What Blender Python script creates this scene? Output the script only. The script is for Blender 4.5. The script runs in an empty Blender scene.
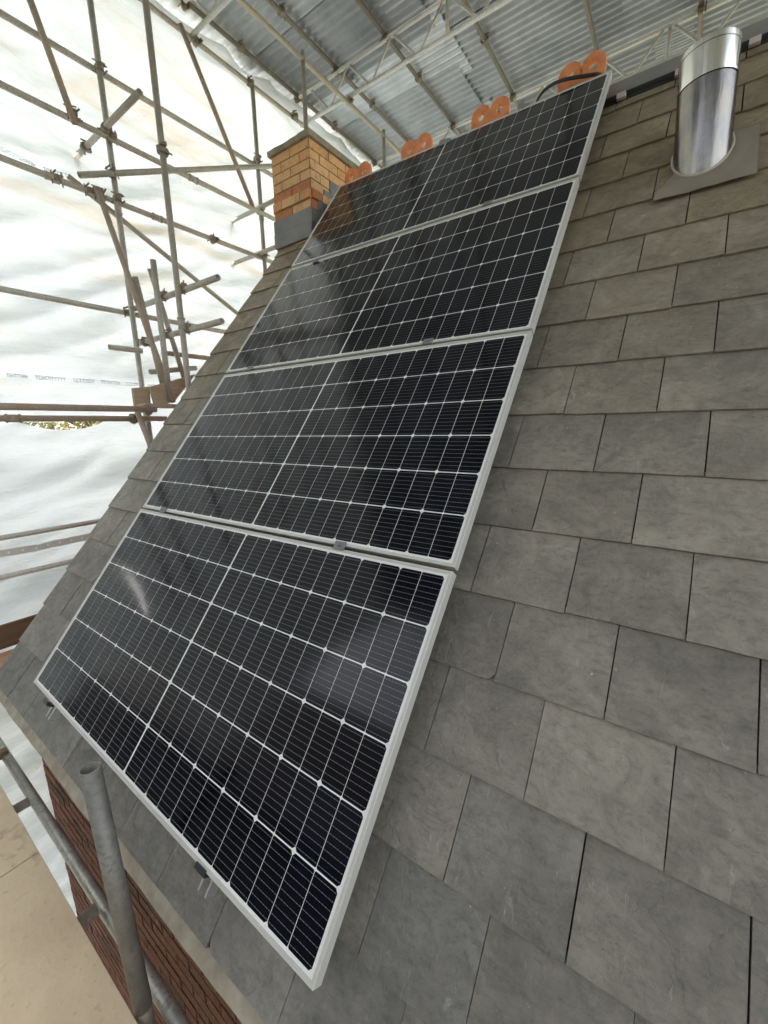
import bpy, bmesh, math, random
from mathutils import Vector, Matrix, noise
random.seed(7)
R = math.radians
scn = bpy.context.scene
col = scn.collection

# ------------------------------------------------------------------ camera, world, sun, exposure
TH = R(51.0); CT, ST = math.cos(TH), math.sin(TH)      # roof pitch
CAM = Vector((2.5926, -0.4573, 1.2655))
FPX = 408.278
RV = (2.5648676375837987, 0.34318686342332716, -0.7674676035098251)
_a = Vector(RV).length
RM = Matrix.Rotation(_a, 3, Vector(RV).normalized())   # roof frame -> camera frame (x right, y down, z ahead)
U2W = Matrix(((1, 0, 0), (0, CT, -ST), (0, ST, CT)))   # roof frame (along eave, up slope, out of roof) -> world
W2C = RM @ U2W.transposed()
def roof(u, v, w=0.0): return U2W @ Vector((u, v, w))
def at(px, py, axis, val):                             # photo pixel -> point on the world plane axis = val
    d = W2C.transposed() @ Vector(((px-384)/FPX, (py-512)/FPX, 1.0))
    return CAM + d*((val-CAM[axis])/d[axis])
def on_roof(px, py, w=0.0):
    d = RM.transposed() @ Vector(((px-384)/FPX, (py-512)/FPX, 1.0)); c = U2W.transposed() @ CAM
    return c + d*((w-c[2])/d[2])
cd = bpy.data.cameras.new('camera'); cam = bpy.data.objects.new('camera', cd); col.objects.link(cam); scn.camera = cam
cd.sensor_fit = 'VERTICAL'; cd.sensor_height = 36.0; cd.sensor_width = 27.0; cd.lens = FPX*36/1024
cd.clip_start = 0.05; cd.clip_end = 3000
m = Matrix((W2C[0], -W2C[1], -W2C[2])).transposed().to_4x4(); m.translation = CAM; cam.matrix_world = m

SUN_EL, SUN_AZ = 30.0, 272.0      # degrees; azimuth clockwise from +Y
w = bpy.data.worlds.new('World'); scn.world = w; w.use_nodes = True
nt = w.node_tree; bg = nt.nodes['Background']
sky = nt.nodes.new('ShaderNodeTexSky'); sky.sky_type = 'NISHITA'; sky.sun_disc = False
sky.sun_elevation = R(SUN_EL); sky.sun_rotation = R(SUN_AZ); sky.dust_density = 6; sky.air_density = 1.0
hs = nt.nodes.new('ShaderNodeHueSaturation'); hs.inputs['Saturation'].default_value = 0.35
nt.links.new(sky.outputs[0], hs.inputs['Color']); nt.links.new(hs.outputs[0], bg.inputs[0])
bg.inputs[1].default_value = 0.15
sl = bpy.data.lights.new('sun', 'SUN'); sl.energy = .92; sl.angle = R(14); sl.color = (1, .96, .9)
so = bpy.data.objects.new('sun', sl); col.objects.link(so)
az = R(SUN_AZ); el = R(SUN_EL)
sd = Vector((math.sin(az)*math.cos(el), math.cos(az)*math.cos(el), math.sin(el)))
so.rotation_euler = sd.to_track_quat('Z', 'Y').to_euler()
scn.view_settings.view_transform = 'Standard'; scn.view_settings.look = 'None'
scn.view_settings.exposure = 2.55; scn.view_settings.gamma = 1
scn.cycles.max_bounces = 10; scn.cycles.diffuse_bounces = 6; scn.cycles.transmission_bounces = 6; scn.cycles.glossy_bounces = 4

# ------------------------------------------------------------------ helpers
def tag(o, label=None, cat=None, group=None, kind=None):
    if label: o['label'] = label
    if cat: o['category'] = cat
    if group: o['group'] = group
    if kind: o['kind'] = kind
    return o
def empty(name, loc=(0, 0, 0)):
    o = bpy.data.objects.new(name, None); col.objects.link(o); o.location = loc; o.empty_display_size = .1; return o
def link(name, bm, mat, parent=None, smooth=False, bevel=0):
    me = bpy.data.meshes.new(name)
    bmesh.ops.recalc_face_normals(bm, faces=bm.faces)
    bm.to_mesh(me); bm.free()
    for m_ in (mat if isinstance(mat, (list, tuple)) else [mat]): me.materials.append(m_)
    if smooth:
        for p in me.polygons: p.use_smooth = True
    o = bpy.data.objects.new(name, me); col.objects.link(o)
    if parent:
        o.parent = parent
        o.matrix_parent_inverse = Matrix.Translation(parent.location).inverted()
    if bevel:
        b = o.modifiers.new('b', 'BEVEL'); b.width = bevel; b.segments = 2; b.limit_method = 'ANGLE'
    return o
def quad(bm, pts, mi=0):
    f = bm.faces.new([bm.verts.new(p) for p in pts]); f.material_index = mi; return f
def box(bm, c, s, rot=None, mi=0):
    mt = Matrix.Translation(c) @ (rot.to_4x4() if rot else Matrix()) @ Matrix.Diagonal((*s, 1))
    r = bmesh.ops.create_cube(bm, size=1, matrix=mt)
    for f in {f for v in r['verts'] for f in v.link_faces}: f.material_index = mi
def bx(bm, a, b, mi=0):   # box between two corners
    a = Vector(a); b = Vector(b); box(bm, (a+b)/2, [abs(t) for t in (b-a)], mi=mi)
def tube(bm, a, b, r=.02415, n=16, hollow=True):
    a = Vector(a); b = Vector(b); d = (b-a).normalized()
    x = d.orthogonal().normalized(); y = d.cross(x)
    ri = r-.004
    def ring(p, rr): return [bm.verts.new(p+(x*math.cos(t)+y*math.sin(t))*rr) for t in [2*math.pi*k/n for k in range(n)]]
    A, B = ring(a, r), ring(b, r)
    for k in range(n):
        f = bm.faces.new((A[k], A[(k+1) % n], B[(k+1) % n], B[k])); f.smooth = True
    if not hollow:
        bm.faces.new(A[::-1]); bm.faces.new(B); return
    for P, Rg, s in ((a, A, 1), (b, B, -1)):
        I = ring(P, ri); D = ring(P+d*s*.12, ri)
        for k in range(n):
            q = (k+1) % n
            bm.faces.new((Rg[k], I[k], I[q], Rg[q]))
            f = bm.faces.new((I[k], D[k], D[q], I[q])); f.smooth = True
        bm.faces.new(D)
def curve_tube(bm, pts, r, n=8):
    prev = None
    for i, p in enumerate(pts):
        d = (pts[min(i+1, len(pts)-1)]-pts[max(i-1, 0)]).normalized()
        x = d.cross(Vector((.3, .9, .2))).normalized(); y = d.cross(x)
        Rg = [bm.verts.new(p+(x*math.cos(2*math.pi*k/n)+y*math.sin(2*math.pi*k/n))*r) for k in range(n)]
        if prev:
            for k in range(n): bm.faces.new((prev[k], prev[(k+1) % n], Rg[(k+1) % n], Rg[k])).smooth = True
        else: bm.faces.new(Rg)
        prev = Rg
    bm.faces.new(prev)
def interp(pts, n):
    out = []
    for i in range(len(pts)-1):
        p0, p1, p2, p3 = pts[max(i-1, 0)], pts[i], pts[i+1], pts[min(i+2, len(pts)-1)]
        for k in range(n):
            t = k/n
            out.append(.5*((2*p1)+(p2-p0)*t+(2*p0-5*p1+4*p2-p3)*t*t+(3*p1-p0-3*p2+p3)*t**3))
    return out+[pts[-1]]

# ------------------------------------------------------------------ materials
class NM:
    def __init__(s, name, base=(.5, .5, .5), rough=.6, metal=0, spec=.5):
        s.m = bpy.data.materials.new(name); s.m.use_nodes = True; s.nt = s.m.node_tree
        s.b = s.nt.nodes['Principled BSDF']; s.out = s.nt.nodes['Material Output']
        s.b.inputs['Base Color'].default_value = (*base, 1); s.b.inputs['Roughness'].default_value = rough
        s.b.inputs['Metallic'].default_value = metal; s.b.inputs['Specular IOR Level'].default_value = spec
        s.co = s.nt.nodes.new('ShaderNodeTexCoord').outputs['Object']
    def n(s, t, **k):
        x = s.nt.nodes.new(t)
        for a, v in k.items(): setattr(x, a, v)
        return x
    def L(s, a, b): s.nt.links.new(a, b)
    def mapping(s, scale=(1, 1, 1), rot=(0, 0, 0), src=None):
        x = s.n('ShaderNodeMapping'); x.inputs['Scale'].default_value = scale; x.inputs['Rotation'].default_value = rot
        s.L(src or s.co, x.inputs[0]); return x.outputs[0]
    def noise(s, scale, detail=4, rough=.55, vec=None, dist=0):
        x = s.n('ShaderNodeTexNoise'); x.inputs['Scale'].default_value = scale; x.inputs['Detail'].default_value = detail
        x.inputs['Roughness'].default_value = rough; x.inputs['Distortion'].default_value = dist
        s.L(vec or s.co, x.inputs['Vector']); return x.outputs['Fac']
    def ramp(s, fac, stops):
        x = s.n('ShaderNodeValToRGB'); cr = x.color_ramp
        while len(cr.elements) < len(stops): cr.elements.new(.5)
        for e, (p, c) in zip(cr.elements, stops):
            e.position = p; e.color = (*c, 1) if len(c) == 3 else c
        s.L(fac, x.inputs[0]); return x.outputs[0]
    def mix(s, fac, a, b, mode='MIX'):
        x = s.n('ShaderNodeMix', data_type='RGBA', blend_type=mode)
        for i, v in ((0, fac), (6, a), (7, b)):
            if isinstance(v, (int, float)): x.inputs[i].default_value = v
            elif isinstance(v, tuple): x.inputs[i].default_value = (*v, 1)
            else: s.L(v, x.inputs[i])
        return x.outputs[2]
    def math(s, op, a, b=0.0, clamp=False):
        x = s.n('ShaderNodeMath', operation=op, use_clamp=clamp)
        for i, v in ((0, a), (1, b)):
            if isinstance(v, (int, float)): x.inputs[i].default_value = v
            else: s.L(v, x.inputs[i])
        return x.outputs[0]
    def color(s, v): s.L(v, s.b.inputs['Base Color'])
    def rough(s, v): s.L(v, s.b.inputs['Roughness'])
    def bump(s, h, strength=.3, dist=.01):
        x = s.n('ShaderNodeBump'); x.inputs['Strength'].default_value = strength; x.inputs['Distance'].default_value = dist
        s.L(h, x.inputs['Height']); s.L(x.outputs[0], s.b.inputs['Normal'])

def g3(v): return (v, v, v)
def mat_tube(name, a, b, rust, metal=.35, rough=.5):
    m = NM(name, a, rough, metal)
    n1 = m.noise(9, 5); n2 = m.noise(60, 3)
    c = m.ramp(n1, [(.35, a), (.62, b)])
    c = m.mix(m.ramp(n2, [(.5, g3(0)), (.68, g3(.7))]), c, rust)
    info = m.n('ShaderNodeObjectInfo')
    c = m.mix(m.math('MULTIPLY', info.outputs['Random'], .45), c, rust)
    m.color(c); m.bump(n2, .25, .002); m.rough(m.ramp(n1, [(.3, g3(rough-.1)), (.7, g3(rough+.2))]))
    return m.m
M_TUBE = mat_tube('galvanised_tube', (.46, .44, .39), (.60, .58, .53), (.36, .30, .22))
M_RUST = mat_tube('rusty_tube', (.40, .315, .24), (.50, .43, .35), (.33, .235, .165), .15, .65)
M_POLE = mat_tube('weathered_pole', (.21, .205, .18), (.33, .325, .29), (.15, .135, .11), .3, .5)
M_RAIL = mat_tube('bright_tube', (.33, .34, .31), (.52, .53, .50), (.22, .20, .16), .5, .4)
M_COUP = mat_tube('coupler_steel', (.24, .21, .165), (.36, .33, .27), (.22, .14, .08), .4, .6)
M_PURL = mat_tube('shaded_purlin', (.20, .19, .165), (.30, .285, .25), (.14, .115, .08), .2, .6)  # brownish purlins, shade behind the trusses put into this darker colour
M_ALU = mat_tube('aluminium_beam', (.66, .65, .60), (.78, .77, .72), (.50, .48, .43), .3, .45)

# slates: every slate carries its own tone
m = NM('slate', (.17, .165, .15), .62, 0, .45)
at_ = m.n('ShaderNodeVertexColor', layer_name='tone').outputs['Color']
sep = m.n('ShaderNodeSeparateColor'); m.L(at_, sep.inputs[0])
comb = m.n('ShaderNodeVectorMath', operation='MULTIPLY_ADD'); m.L(at_, comb.inputs[0]); comb.inputs[1].default_value = (7, 9, 5); m.L(m.co, comb.inputs[2])
P = comb.outputs[0]
n1 = m.noise(3.6, 7, .62, P, .5); n2 = m.noise(9, 9, .68, P, .9); n3 = m.noise(110, 5, .7, P)
n4 = m.noise(30, 8, .70, m.mapping((1, 1.8, 1.8), src=P), .25); n5 = m.noise(6.5, 5, .6, m.mapping((1.0, .7, .7), (.5, .2, .4), src=P), 1.0)
c = m.ramp(n1, [(.30, (.196, .174, .138)), (.5, (.280, .248, .197)), (.68, (.365, .326, .260))])
c = m.mix(m.ramp(n2, [(.48, g3(0)), (.66, g3(.60))]), c, (.130, .122, .098))
c = m.mix(m.ramp(n2, [(.30, g3(.55)), (.44, g3(0))]), c, (.40, .38, .31))
c = m.mix(m.ramp(n4, [(.47, g3(0)), (.66, g3(.55))]), c, (.115, .110, .088))
c = m.mix(m.ramp(n3, [(.35, g3(.30)), (.6, g3(0))]), c, (.30, .285, .24))
c = m.mix(1.0, c, m.ramp(sep.outputs['Red'], [(0, g3(.86)), (1, g3(1.08))]), 'MULTIPLY')
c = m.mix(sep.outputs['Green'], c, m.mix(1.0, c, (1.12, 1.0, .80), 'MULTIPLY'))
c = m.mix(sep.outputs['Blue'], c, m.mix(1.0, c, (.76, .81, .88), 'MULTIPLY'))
sc = m.noise(13, 8, .75, m.mapping((1, .30, .30), (0.4, .3, .9), src=P), 2.6)
c = m.mix(m.ramp(sc, [(.61, g3(0)), (.72, g3(.55))]), c, (.52, .50, .43))
sc2 = m.noise(17, 8, .75, m.mapping((.3, 1.1, 1.1), (0.1, .5, -.4), src=P), 2.2)
c = m.mix(m.ramp(sc2, [(.64, g3(0)), (.70, g3(.5))]), c, (.085, .082, .068))
spk = m.noise(40, 3, .6, P)
c = m.mix(m.ramp(spk, [(.73, g3(0)), (.77, g3(.75))]), c, (.62, .61, .57))
m.color(c)
stp = m.ramp(n5, [(.0, g3(0)), (.40, g3(.0)), (.405, g3(.35)), (.52, g3(.38)), (.525, g3(.75)), (.64, g3(.78)), (.645, g3(1))])
h = m.math('ADD', m.math('MULTIPLY', n2, 1.6), m.math('ADD', m.math('ADD', m.math('MULTIPLY', n3, .22), m.math('MULTIPLY', stp, .55)), m.math('MULTIPLY', n4, .9)))
m.bump(h, .8, .007); m.rough(m.ramp(n2, [(.3, g3(.46)), (.7, g3(.70))]))
M_SLATE = m.m

m = NM('dusty_fillet', (.42, .34, .25), .85)
n = m.noise(14, 6, .6); m.color(m.ramp(n, [(.3, (.24, .20, .15)), (.52, (.32, .28, .215)), (.7, (.40, .36, .29))])); m.bump(n, .5, .008); M_FILLET = m.m
m = NM('dark_underlay', (.02, .02, .018), .8); M_DARK = m.m
m = NM('lead', (.12, .125, .13), .55, .2)
n = m.noise(7, 5); m.color(m.ramp(n, [(.3, (.17, .17, .165)), (.7, (.25, .25, .24))])); m.bump(n, .3, .01); M_LEAD = m.m
m = NM('flashing_lead', (.2, .19, .16), .6, .1)
n = m.noise(6, 6, .6); m.color(m.ramp(n, [(.3, (.42, .375, .29)), (.7, (.56, .50, .40))])); m.bump(n, .4, .008); M_FLASH = m.m

def mat_brick(name, cols, mortar):
    m = NM(name, cols[0], .85)
    tone = m.n('ShaderNodeVertexColor', layer_name='tone').outputs['Color']
    s_ = m.n('ShaderNodeSeparateColor'); m.L(tone, s_.inputs[0])
    k = len(cols); c = m.ramp(s_.outputs['Red'], [((i+.5)/k, cc) for i, cc in enumerate(cols)])
    n = m.noise(25, 6, .65); n2 = m.noise(120, 3)
    c = m.mix(m.ramp(n, [(.52, g3(0)), (.74, g3(.6))]), c, tuple(x*.5 for x in cols[-1]))
    n9 = m.noise(5, 6, .65, None, .6); c = m.mix(m.ramp(n9, [(.55, g3(0)), (.75, g3(.5))]), c, tuple(x*.8 for x in mortar))
    n8 = m.noise(60, 5, .7); c = m.mix(m.ramp(n8, [(.56, g3(0)), (.7, g3(.35))]), c, (.6, .5, .38))
    c = m.mix(s_.outputs['Blue'], c, mortar)
    m.color(c); m.bump(m.math('ADD', n, m.math('MULTIPLY', n2, .5)), .6, .006); return m.m
M_BRICK_Y = mat_brick('buff_brick', [(.74, .43, .19), (.72, .45, .23), (.70, .36, .15), (.62, .25, .10), (.46, .16, .07)], (.20, .165, .12))
M_BRICK_R = mat_brick('red_brick', [(.175, .058, .042), (.12, .04, .03), (.24, .095, .07), (.08, .035, .028)], (.20, .16, .13))
m = NM('mossy_cap', (.18, .16, .11), .9)
n = m.noise(12, 6, .65); m.color(m.ramp(n, [(.3, (.19, .165, .105)), (.55, (.30, .27, .19)), (.75, (.40, .36, .26))])); m.bump(n, .7, .01); M_CAP = m.m
m = NM('terracotta', (.52, .18, .085), .75)
n = m.noise(20, 6, .6); m.color(m.ramp(n, [(.3, (.66, .21, .075)), (.6, (.82, .31, .13)), (.85, (.86, .46, .27))])); m.bump(n, .3, .004); M_TERRA = m.m

# solar glass with cells: printed pattern, glossy top
def mat_cell():
    m = NM('solar_cell', (.010, .011, .016), .09, 0, .20)
    uv = m.n('ShaderNodeUVMap', uv_map='cell').outputs[0]
    s_ = m.n('ShaderNodeSeparateXYZ'); m.L(uv, s_.inputs[0])
    # nine silver busbars run across each half cell
    f = m.math('FRACT', m.math('MULTIPLY', s_.outputs['Y'], 9.0))
    bar = m.math('LESS_THAN', m.math('ABSOLUTE', m.math('SUBTRACT', f, .5)), .030)
    pad = m.math('LESS_THAN', m.math('ABSOLUTE', m.math('SUBTRACT', m.math('FRACT', m.math('MULTIPLY', s_.outputs['X'], 7.0)), .5)), .16)
    bar2 = m.math('LESS_THAN', m.math('ABSOLUTE', m.math('SUBTRACT', f, .5)), .045)
    bb = m.math('MAXIMUM', m.math('MULTIPLY', bar, .55), m.math('MULTIPLY', m.math('MULTIPLY', bar2, pad), .75))
    tone = m.n('ShaderNodeVertexColor', layer_name='tone').outputs['Color']
    c = m.mix(tone, (.0014, .0018, .0045), (.0030, .0040, .0095))
    m.color(m.mix(bb, c, (.24, .24, .25)))
    ns = m.noise(2.2, 3); m.rough(m.ramp(ns, [(.3, g3(.07)), (.7, g3(.16))]))
    return m.m
M_CELL = mat_cell()
m = NM('white_backsheet', (.82, .82, .78), .12, 0, .25); M_BACK = m.m
m = NM('anodised_frame', (.66, .65, .60), .45, .1)
n = m.noise(40, 4, .6, m.mapping((1, 8, 8))); m.color(m.ramp(n, [(.3, (.52, .51, .46)), (.7, (.60, .59, .54))])); M_FRAME = m.m
m = NM('clamp_black', (.05, .05, .05), .4, .5); M_CLAMP = m.m
m = NM('rail_alu', (.6, .6, .58), .35, .8); M_RAILALU = m.m

def mat_sheet(name, tan=1.0):
    m = NM(name, (.8, .82, .82), .45, 0, .3)
    st = m.mapping((1, .22, 1.5), (R(0), 0, 0)); st2 = m.mapping((1, .30, 2.2), (R(-14), 0, 0))
    n1 = m.noise(1.6, 6, .6, st2, .7); n2 = m.noise(3.5, 7, .65, st, .5); n3 = m.noise(.9, 3)
    c = m.ramp(n2, [(.3, (.55, .59, .61)), (.5, (.63, .665, .68)), (.68, (.69, .72, .73))])
    c = m.mix(m.math('MULTIPLY', m.ramp(n1, [(.56, g3(0)), (.68, g3(.6))]), tan), c, (.56, .48, .38))
    c = m.mix(m.math('MULTIPLY', m.ramp(n3, [(.55, g3(0)), (.8, g3(.2))]), tan), c, (.60, .56, .5))
    tone = m.n('ShaderNodeVertexColor', layer_name='stain').outputs['Color']
    c = m.mix(tone, c, (.50, .44, .35))
    m.color(c)
    wv = m.n('ShaderNodeTexVoronoi'); wv.inputs['Scale'].default_value = 0.5
    fine = m.noise(26, 4, .6, m.mapping((1, .25, 1)))
    m.bump(m.math('ADD', m.math('MULTIPLY', fine, .35), m.noise(5, 6, .6, st2, 1.0)), .9, .05)
    tr = m.n('ShaderNodeBsdfTranslucent'); m.L(m.mix(1.0, c, (.93, .985, 1.0), 'MULTIPLY'), tr.inputs[0])
    mx = m.n('ShaderNodeMixShader'); mx.inputs[0].default_value = .14
    m.L(m.b.outputs[0], mx.inputs[1]); m.L(tr.outputs[0], mx.inputs[2]); m.L(mx.outputs[0], m.out.inputs[0])
    return m.m
M_SHEET = mat_sheet('debris_sheeting'); M_SHEET2 = mat_sheet('clean_sheeting', .25)
m = NM('blue_print', (.40, .47, .62), .6); M_PRINT = m.m

m = NM('zinc_tin', (.38, .39, .39), .42, .30)
n1 = m.noise(2.2, 6, .6, None, .3); n2 = m.noise(14, 6, .65, None, .5); info = m.n('ShaderNodeObjectInfo')
c = m.ramp(n1, [(.3, (.50, .54, .59)), (.55, (.68, .72, .78)), (.8, (.80, .84, .90))])
c = m.mix(m.ramp(n2, [(.55, g3(0)), (.8, g3(.5))]), c, (.36, .35, .32))
c = m.mix(1.0, c, m.ramp(info.outputs['Random'], [(0, g3(.55)), (1, g3(1.2))]), 'MULTIPLY')
m.color(c); m.rough(m.ramp(n2, [(.3, g3(.35)), (.7, g3(.6))])); M_TIN = m.m

m = NM('plywood_deck', (.50, .39, .26), .85)
n1 = m.noise(2.5, 6, .6, None, .8); n2 = m.noise(38, 5, .6); n3 = m.noise(9, 5)
c = m.ramp(n1, [(.3, (.56, .43, .285)), (.6, (.68, .545, .365)), (.8, (.78, .65, .46))])
c = m.mix(m.ramp(n2, [(.60, g3(0)), (.75, g3(.5))]), c, (.28, .22, .14))
c = m.mix(m.ramp(n3, [(.60, g3(0)), (.70, g3(.5))]), c, (.30, .24, .16))
m.color(c); m.bump(m.math('ADD', n2, n3), .35, .006); M_PLY = m.m
def mat_wood(name, a, b, sc=(1, 9, 9)):
    m = NM(name, a, .8); n = m.noise(3, 6, .6, m.mapping(sc), .5); m.color(m.ramp(n, [(.3, a), (.7, b)])); m.bump(n, .4, .004); return m.m
M_BOARD = mat_wood('board_wood', (.36, .26, .17), (.50, .39, .27), (9, 1, 9))
M_ORANGE = mat_wood('warm_board', (.42, .22, .11), (.56, .36, .22), (9, 1, 9))
M_BROWN = mat_wood('brown_board', (.11, .065, .035), (.19, .12, .07), (9, 1, 9))
m = NM('flue_steel', (.35, .34, .33), .16, 1.0)
n1 = m.noise(4, 6, .65, m.mapping((3, 3, .35))); n2 = m.noise(14, 6, .7, m.mapping((1, 1, .35)))
m.color(m.mix(m.ramp(n2, [(.45, g3(0)), (.62, g3(.8))]), m.ramp(n1, [(.3, (.15, .147, .16)), (.7, (.27, .262, .25))]), (.34, .30, .23)))
m.rough(m.ramp(n1, [(.3, g3(.12)), (.7, g3(.26))])); m.bump(n1, .18, .02); M_FLUE = m.m
m = NM('flue_bright', (.74, .73, .68), .16, 1.0); n1 = m.noise(3, 4, .5, m.mapping((3, 3, .5))); m.bump(n1, .2, .02); M_FLUEB = m.m
m = NM('grey_board', (.27, .27, .255), .8); n = m.noise(6, 5); m.color(m.ramp(n, [(.3, (.22, .22, .205)), (.7, (.32, .315, .295))])); M_GREY = m.m
m = NM('pale_bracket', (.62, .52, .50), .6); M_PALE = m.m
m = NM('cable_black', (.015, .015, .016), .4); M_CABLE = m.m
m = NM('leaf', (.3, .3, .1), .7); info = m.n('ShaderNodeVertexColor', layer_name='tone')
s_ = m.n('ShaderNodeSeparateColor'); m.L(info.outputs[0], s_.inputs[0])
m.color(m.ramp(s_.outputs['Red'], [(0, (.10, .13, .04)), (.5, (.22, .20, .06)), (1, (.42, .33, .12))])); M_LEAF = m.m
m = NM('bark', (.12, .09, .06), .9); M_BARK = m.m
m = NM('ground', (.2, .18, .14), .95); n = m.noise(.6, 8, .65); m.color(m.ramp(n, [(.3, (.10, .12, .06)), (.7, (.24, .21, .15))])); M_GROUND = m.m

def tone_layer(bm, name='tone'): return bm.loops.layers.color.new(name)
def paint(faces, lay, c):
    for f in faces:
        for l in f.loops: l[lay] = c

# ------------------------------------------------------------------ ground
bm = bmesh.new(); quad(bm, [(-1500, -1500, -5.2), (1500, -1500, -5.2), (1500, 1500, -5.2), (-1500, 1500, -5.2)])
tag(link('ground', bm, M_GROUND), kind='structure')

# ------------------------------------------------------------------ house
house = empty('house', (2.5, 3, -5.2))
tag(house, 'brick house with steep grey slate roof, buff brick chimney and terracotta crested ridge tiles', 'house')
VERGE = -0.69; RIGHT = 5.2; WS = -.112
GA = .2445; V0 = .046
bm = bmesh.new(); lay = tone_layer(bm)
def slate(u0, u1, v0, v1, row, nip=None, wofs=0.0):
    g = random.choice([.0007, .001, .0013, .0018])+.00011*max(0, row); t = .0075
    if u1 < -.05 or u0 < -.5: g = .0040
    w1 = WS+random.uniform(-.0006, .0018)+wofs; w0 = WS-.0095
    j = lambda a=.0007: random.uniform(-a, a)
    segs = max(3, int((u1-u0)/.05))
    ph = random.random()*20
    pts = []
    for k in range(segs+1):
        uu = u0+g+(u1-u0-2*g)*k/segs
        vv = v0+.0022*noise.noise(Vector((uu*14+ph, v0*3, 1.3)))
        if nip == 'R' and k == segs: vv += .022
        if nip == 'L' and k == 0: vv += .022
        pts.append((uu, vv))
    uL0, uR0 = u0+g+j(), u1-g+j()
    top = [(uR0, v1+.02), (uL0, v1+.02)]
    if nip == 'R': pts.insert(-1, (u1-g-.018, v0))
    if nip == 'L': pts.insert(1, (u0+g+.018, v0))
    n0 = len(bm.faces)
    def P3(u, v, dw=0): 
        tt = (v-v0)/(v1+.02-v0); return roof(u, v, w1*(1-tt)+w0*tt+dw)
    tv = [bm.verts.new(P3(*p)) for p in pts+top]
    bv = [bm.verts.new(P3(*p, -t)) for p in pts+top]
    fs = [bm.faces.new(tv)]
    n = len(tv)
    for k in range(n): fs.append(bm.faces.new((tv[k], bv[k], bv[(k+1) % n], tv[(k+1) % n])))
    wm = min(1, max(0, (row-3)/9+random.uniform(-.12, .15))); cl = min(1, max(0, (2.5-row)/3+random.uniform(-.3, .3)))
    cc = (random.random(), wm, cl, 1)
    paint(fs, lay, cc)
flue_u, flue_v = 2.54, 3.155
for k in range(-1, 17):
    v0 = V0+GA*k; v1 = V0+GA*(k+1)
    if k == 16: v1 = v0+.10
    odd = k % 2
    # joint positions measured on both ends of the roof; k even rows carry joints at 2.376, odd rows at 2.515
    base = 2.376 if (k % 2) == 0 else 2.518
    if k == 0: base = 2.361
    if k == -1: base = 2.49-.28
    J = [VERGE]
    js = sorted([base+.2865*i+random.uniform(-.006, .006) for i in range(-12, 11)])
    if k == -1: js = sorted([.49, .76, 1.045, 1.332, 1.627, 1.927, 2.22, 2.51, 2.80, 3.09, 3.38, .2, -.09, -.375, 3.67, 3.96, 4.25, 4.54, 4.83])
    left = -.385 if (k % 2) == 1 else None
    js = [x for x in js if x > (.0 if True else 0) and x < RIGHT-.1]
    if k >= 0:
        if left is not None: J += [left, left+.27 if js[0]-left > .45 else left+.0001]
        else: J += [VERGE+.46]
        J = [J[0]]+[x for x in J[1:] if js[0]-x > .12]
    else: js = [-.375, -.09, .2]+js[3 if js[0] < 0 else 0:] if False else sorted(set([-.375, -.09]+js))
    J = J+js+[RIGHT]
    J = [x for i, x in enumerate(J) if i == 0 or x-J[i-1] > .05]
    for a, b in zip(J, J[1:]):
        nip = 'R' if random.random() < .025 else ('L' if random.random() < .02 else None)
        if k == 3 and abs(b-2.22) < .03: nip = 'R'
        if k == -1: v0_ = v0
        else: v0_ = v0+random.uniform(-.003, .003)
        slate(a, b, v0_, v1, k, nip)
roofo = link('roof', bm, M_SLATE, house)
bm = bmesh.new(); quad(bm, [roof(VERGE+.01, -.20, WS-.0165), roof(RIGHT, -.20, WS-.0165), roof(RIGHT, 4.14, WS-.0165), roof(VERGE+.01, 4.14, WS-.0165)])
quad(bm, [roof(VERGE+.01, -.20, WS-.06), roof(RIGHT, -.20, WS-.06), roof(RIGHT, 4.14, WS-.06), roof(VERGE+.01, 4.14, WS-.06)])
quad(bm, [roof(VERGE+.01, -.20, WS-.06), roof(VERGE+.01, -.20, WS-.0165), roof(VERGE+.01, 4.14, WS-.0165), roof(VERGE+.01, 4.14, WS-.06)])
quad(bm, [(VERGE+.01, 2.69, 3.10), (RIGHT, 2.69, 3.10), (RIGHT, 5.7, -.65), (VERGE+.01, 5.7, -.65)])
link('roof_underlay', bm, M_DARK, house)
bm = bmesh.new(); box(bm, roof((VERGE+RIGHT)/2, -.222, WS-.022), (RIGHT-VERGE, .052, .028), U2W)
bmesh.ops.subdivide_edges(bm, edges=[e for e in bm.edges if e.calc_length() > 2], cuts=120)
for v in bm.verts:
    v.co += Vector((0, noise.noise(v.co*9)*.003, noise.noise(v.co*11+Vector((4, 4, 4)))*.003))
link('eaves_fillet', bm, M_FILLET, house)

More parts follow.
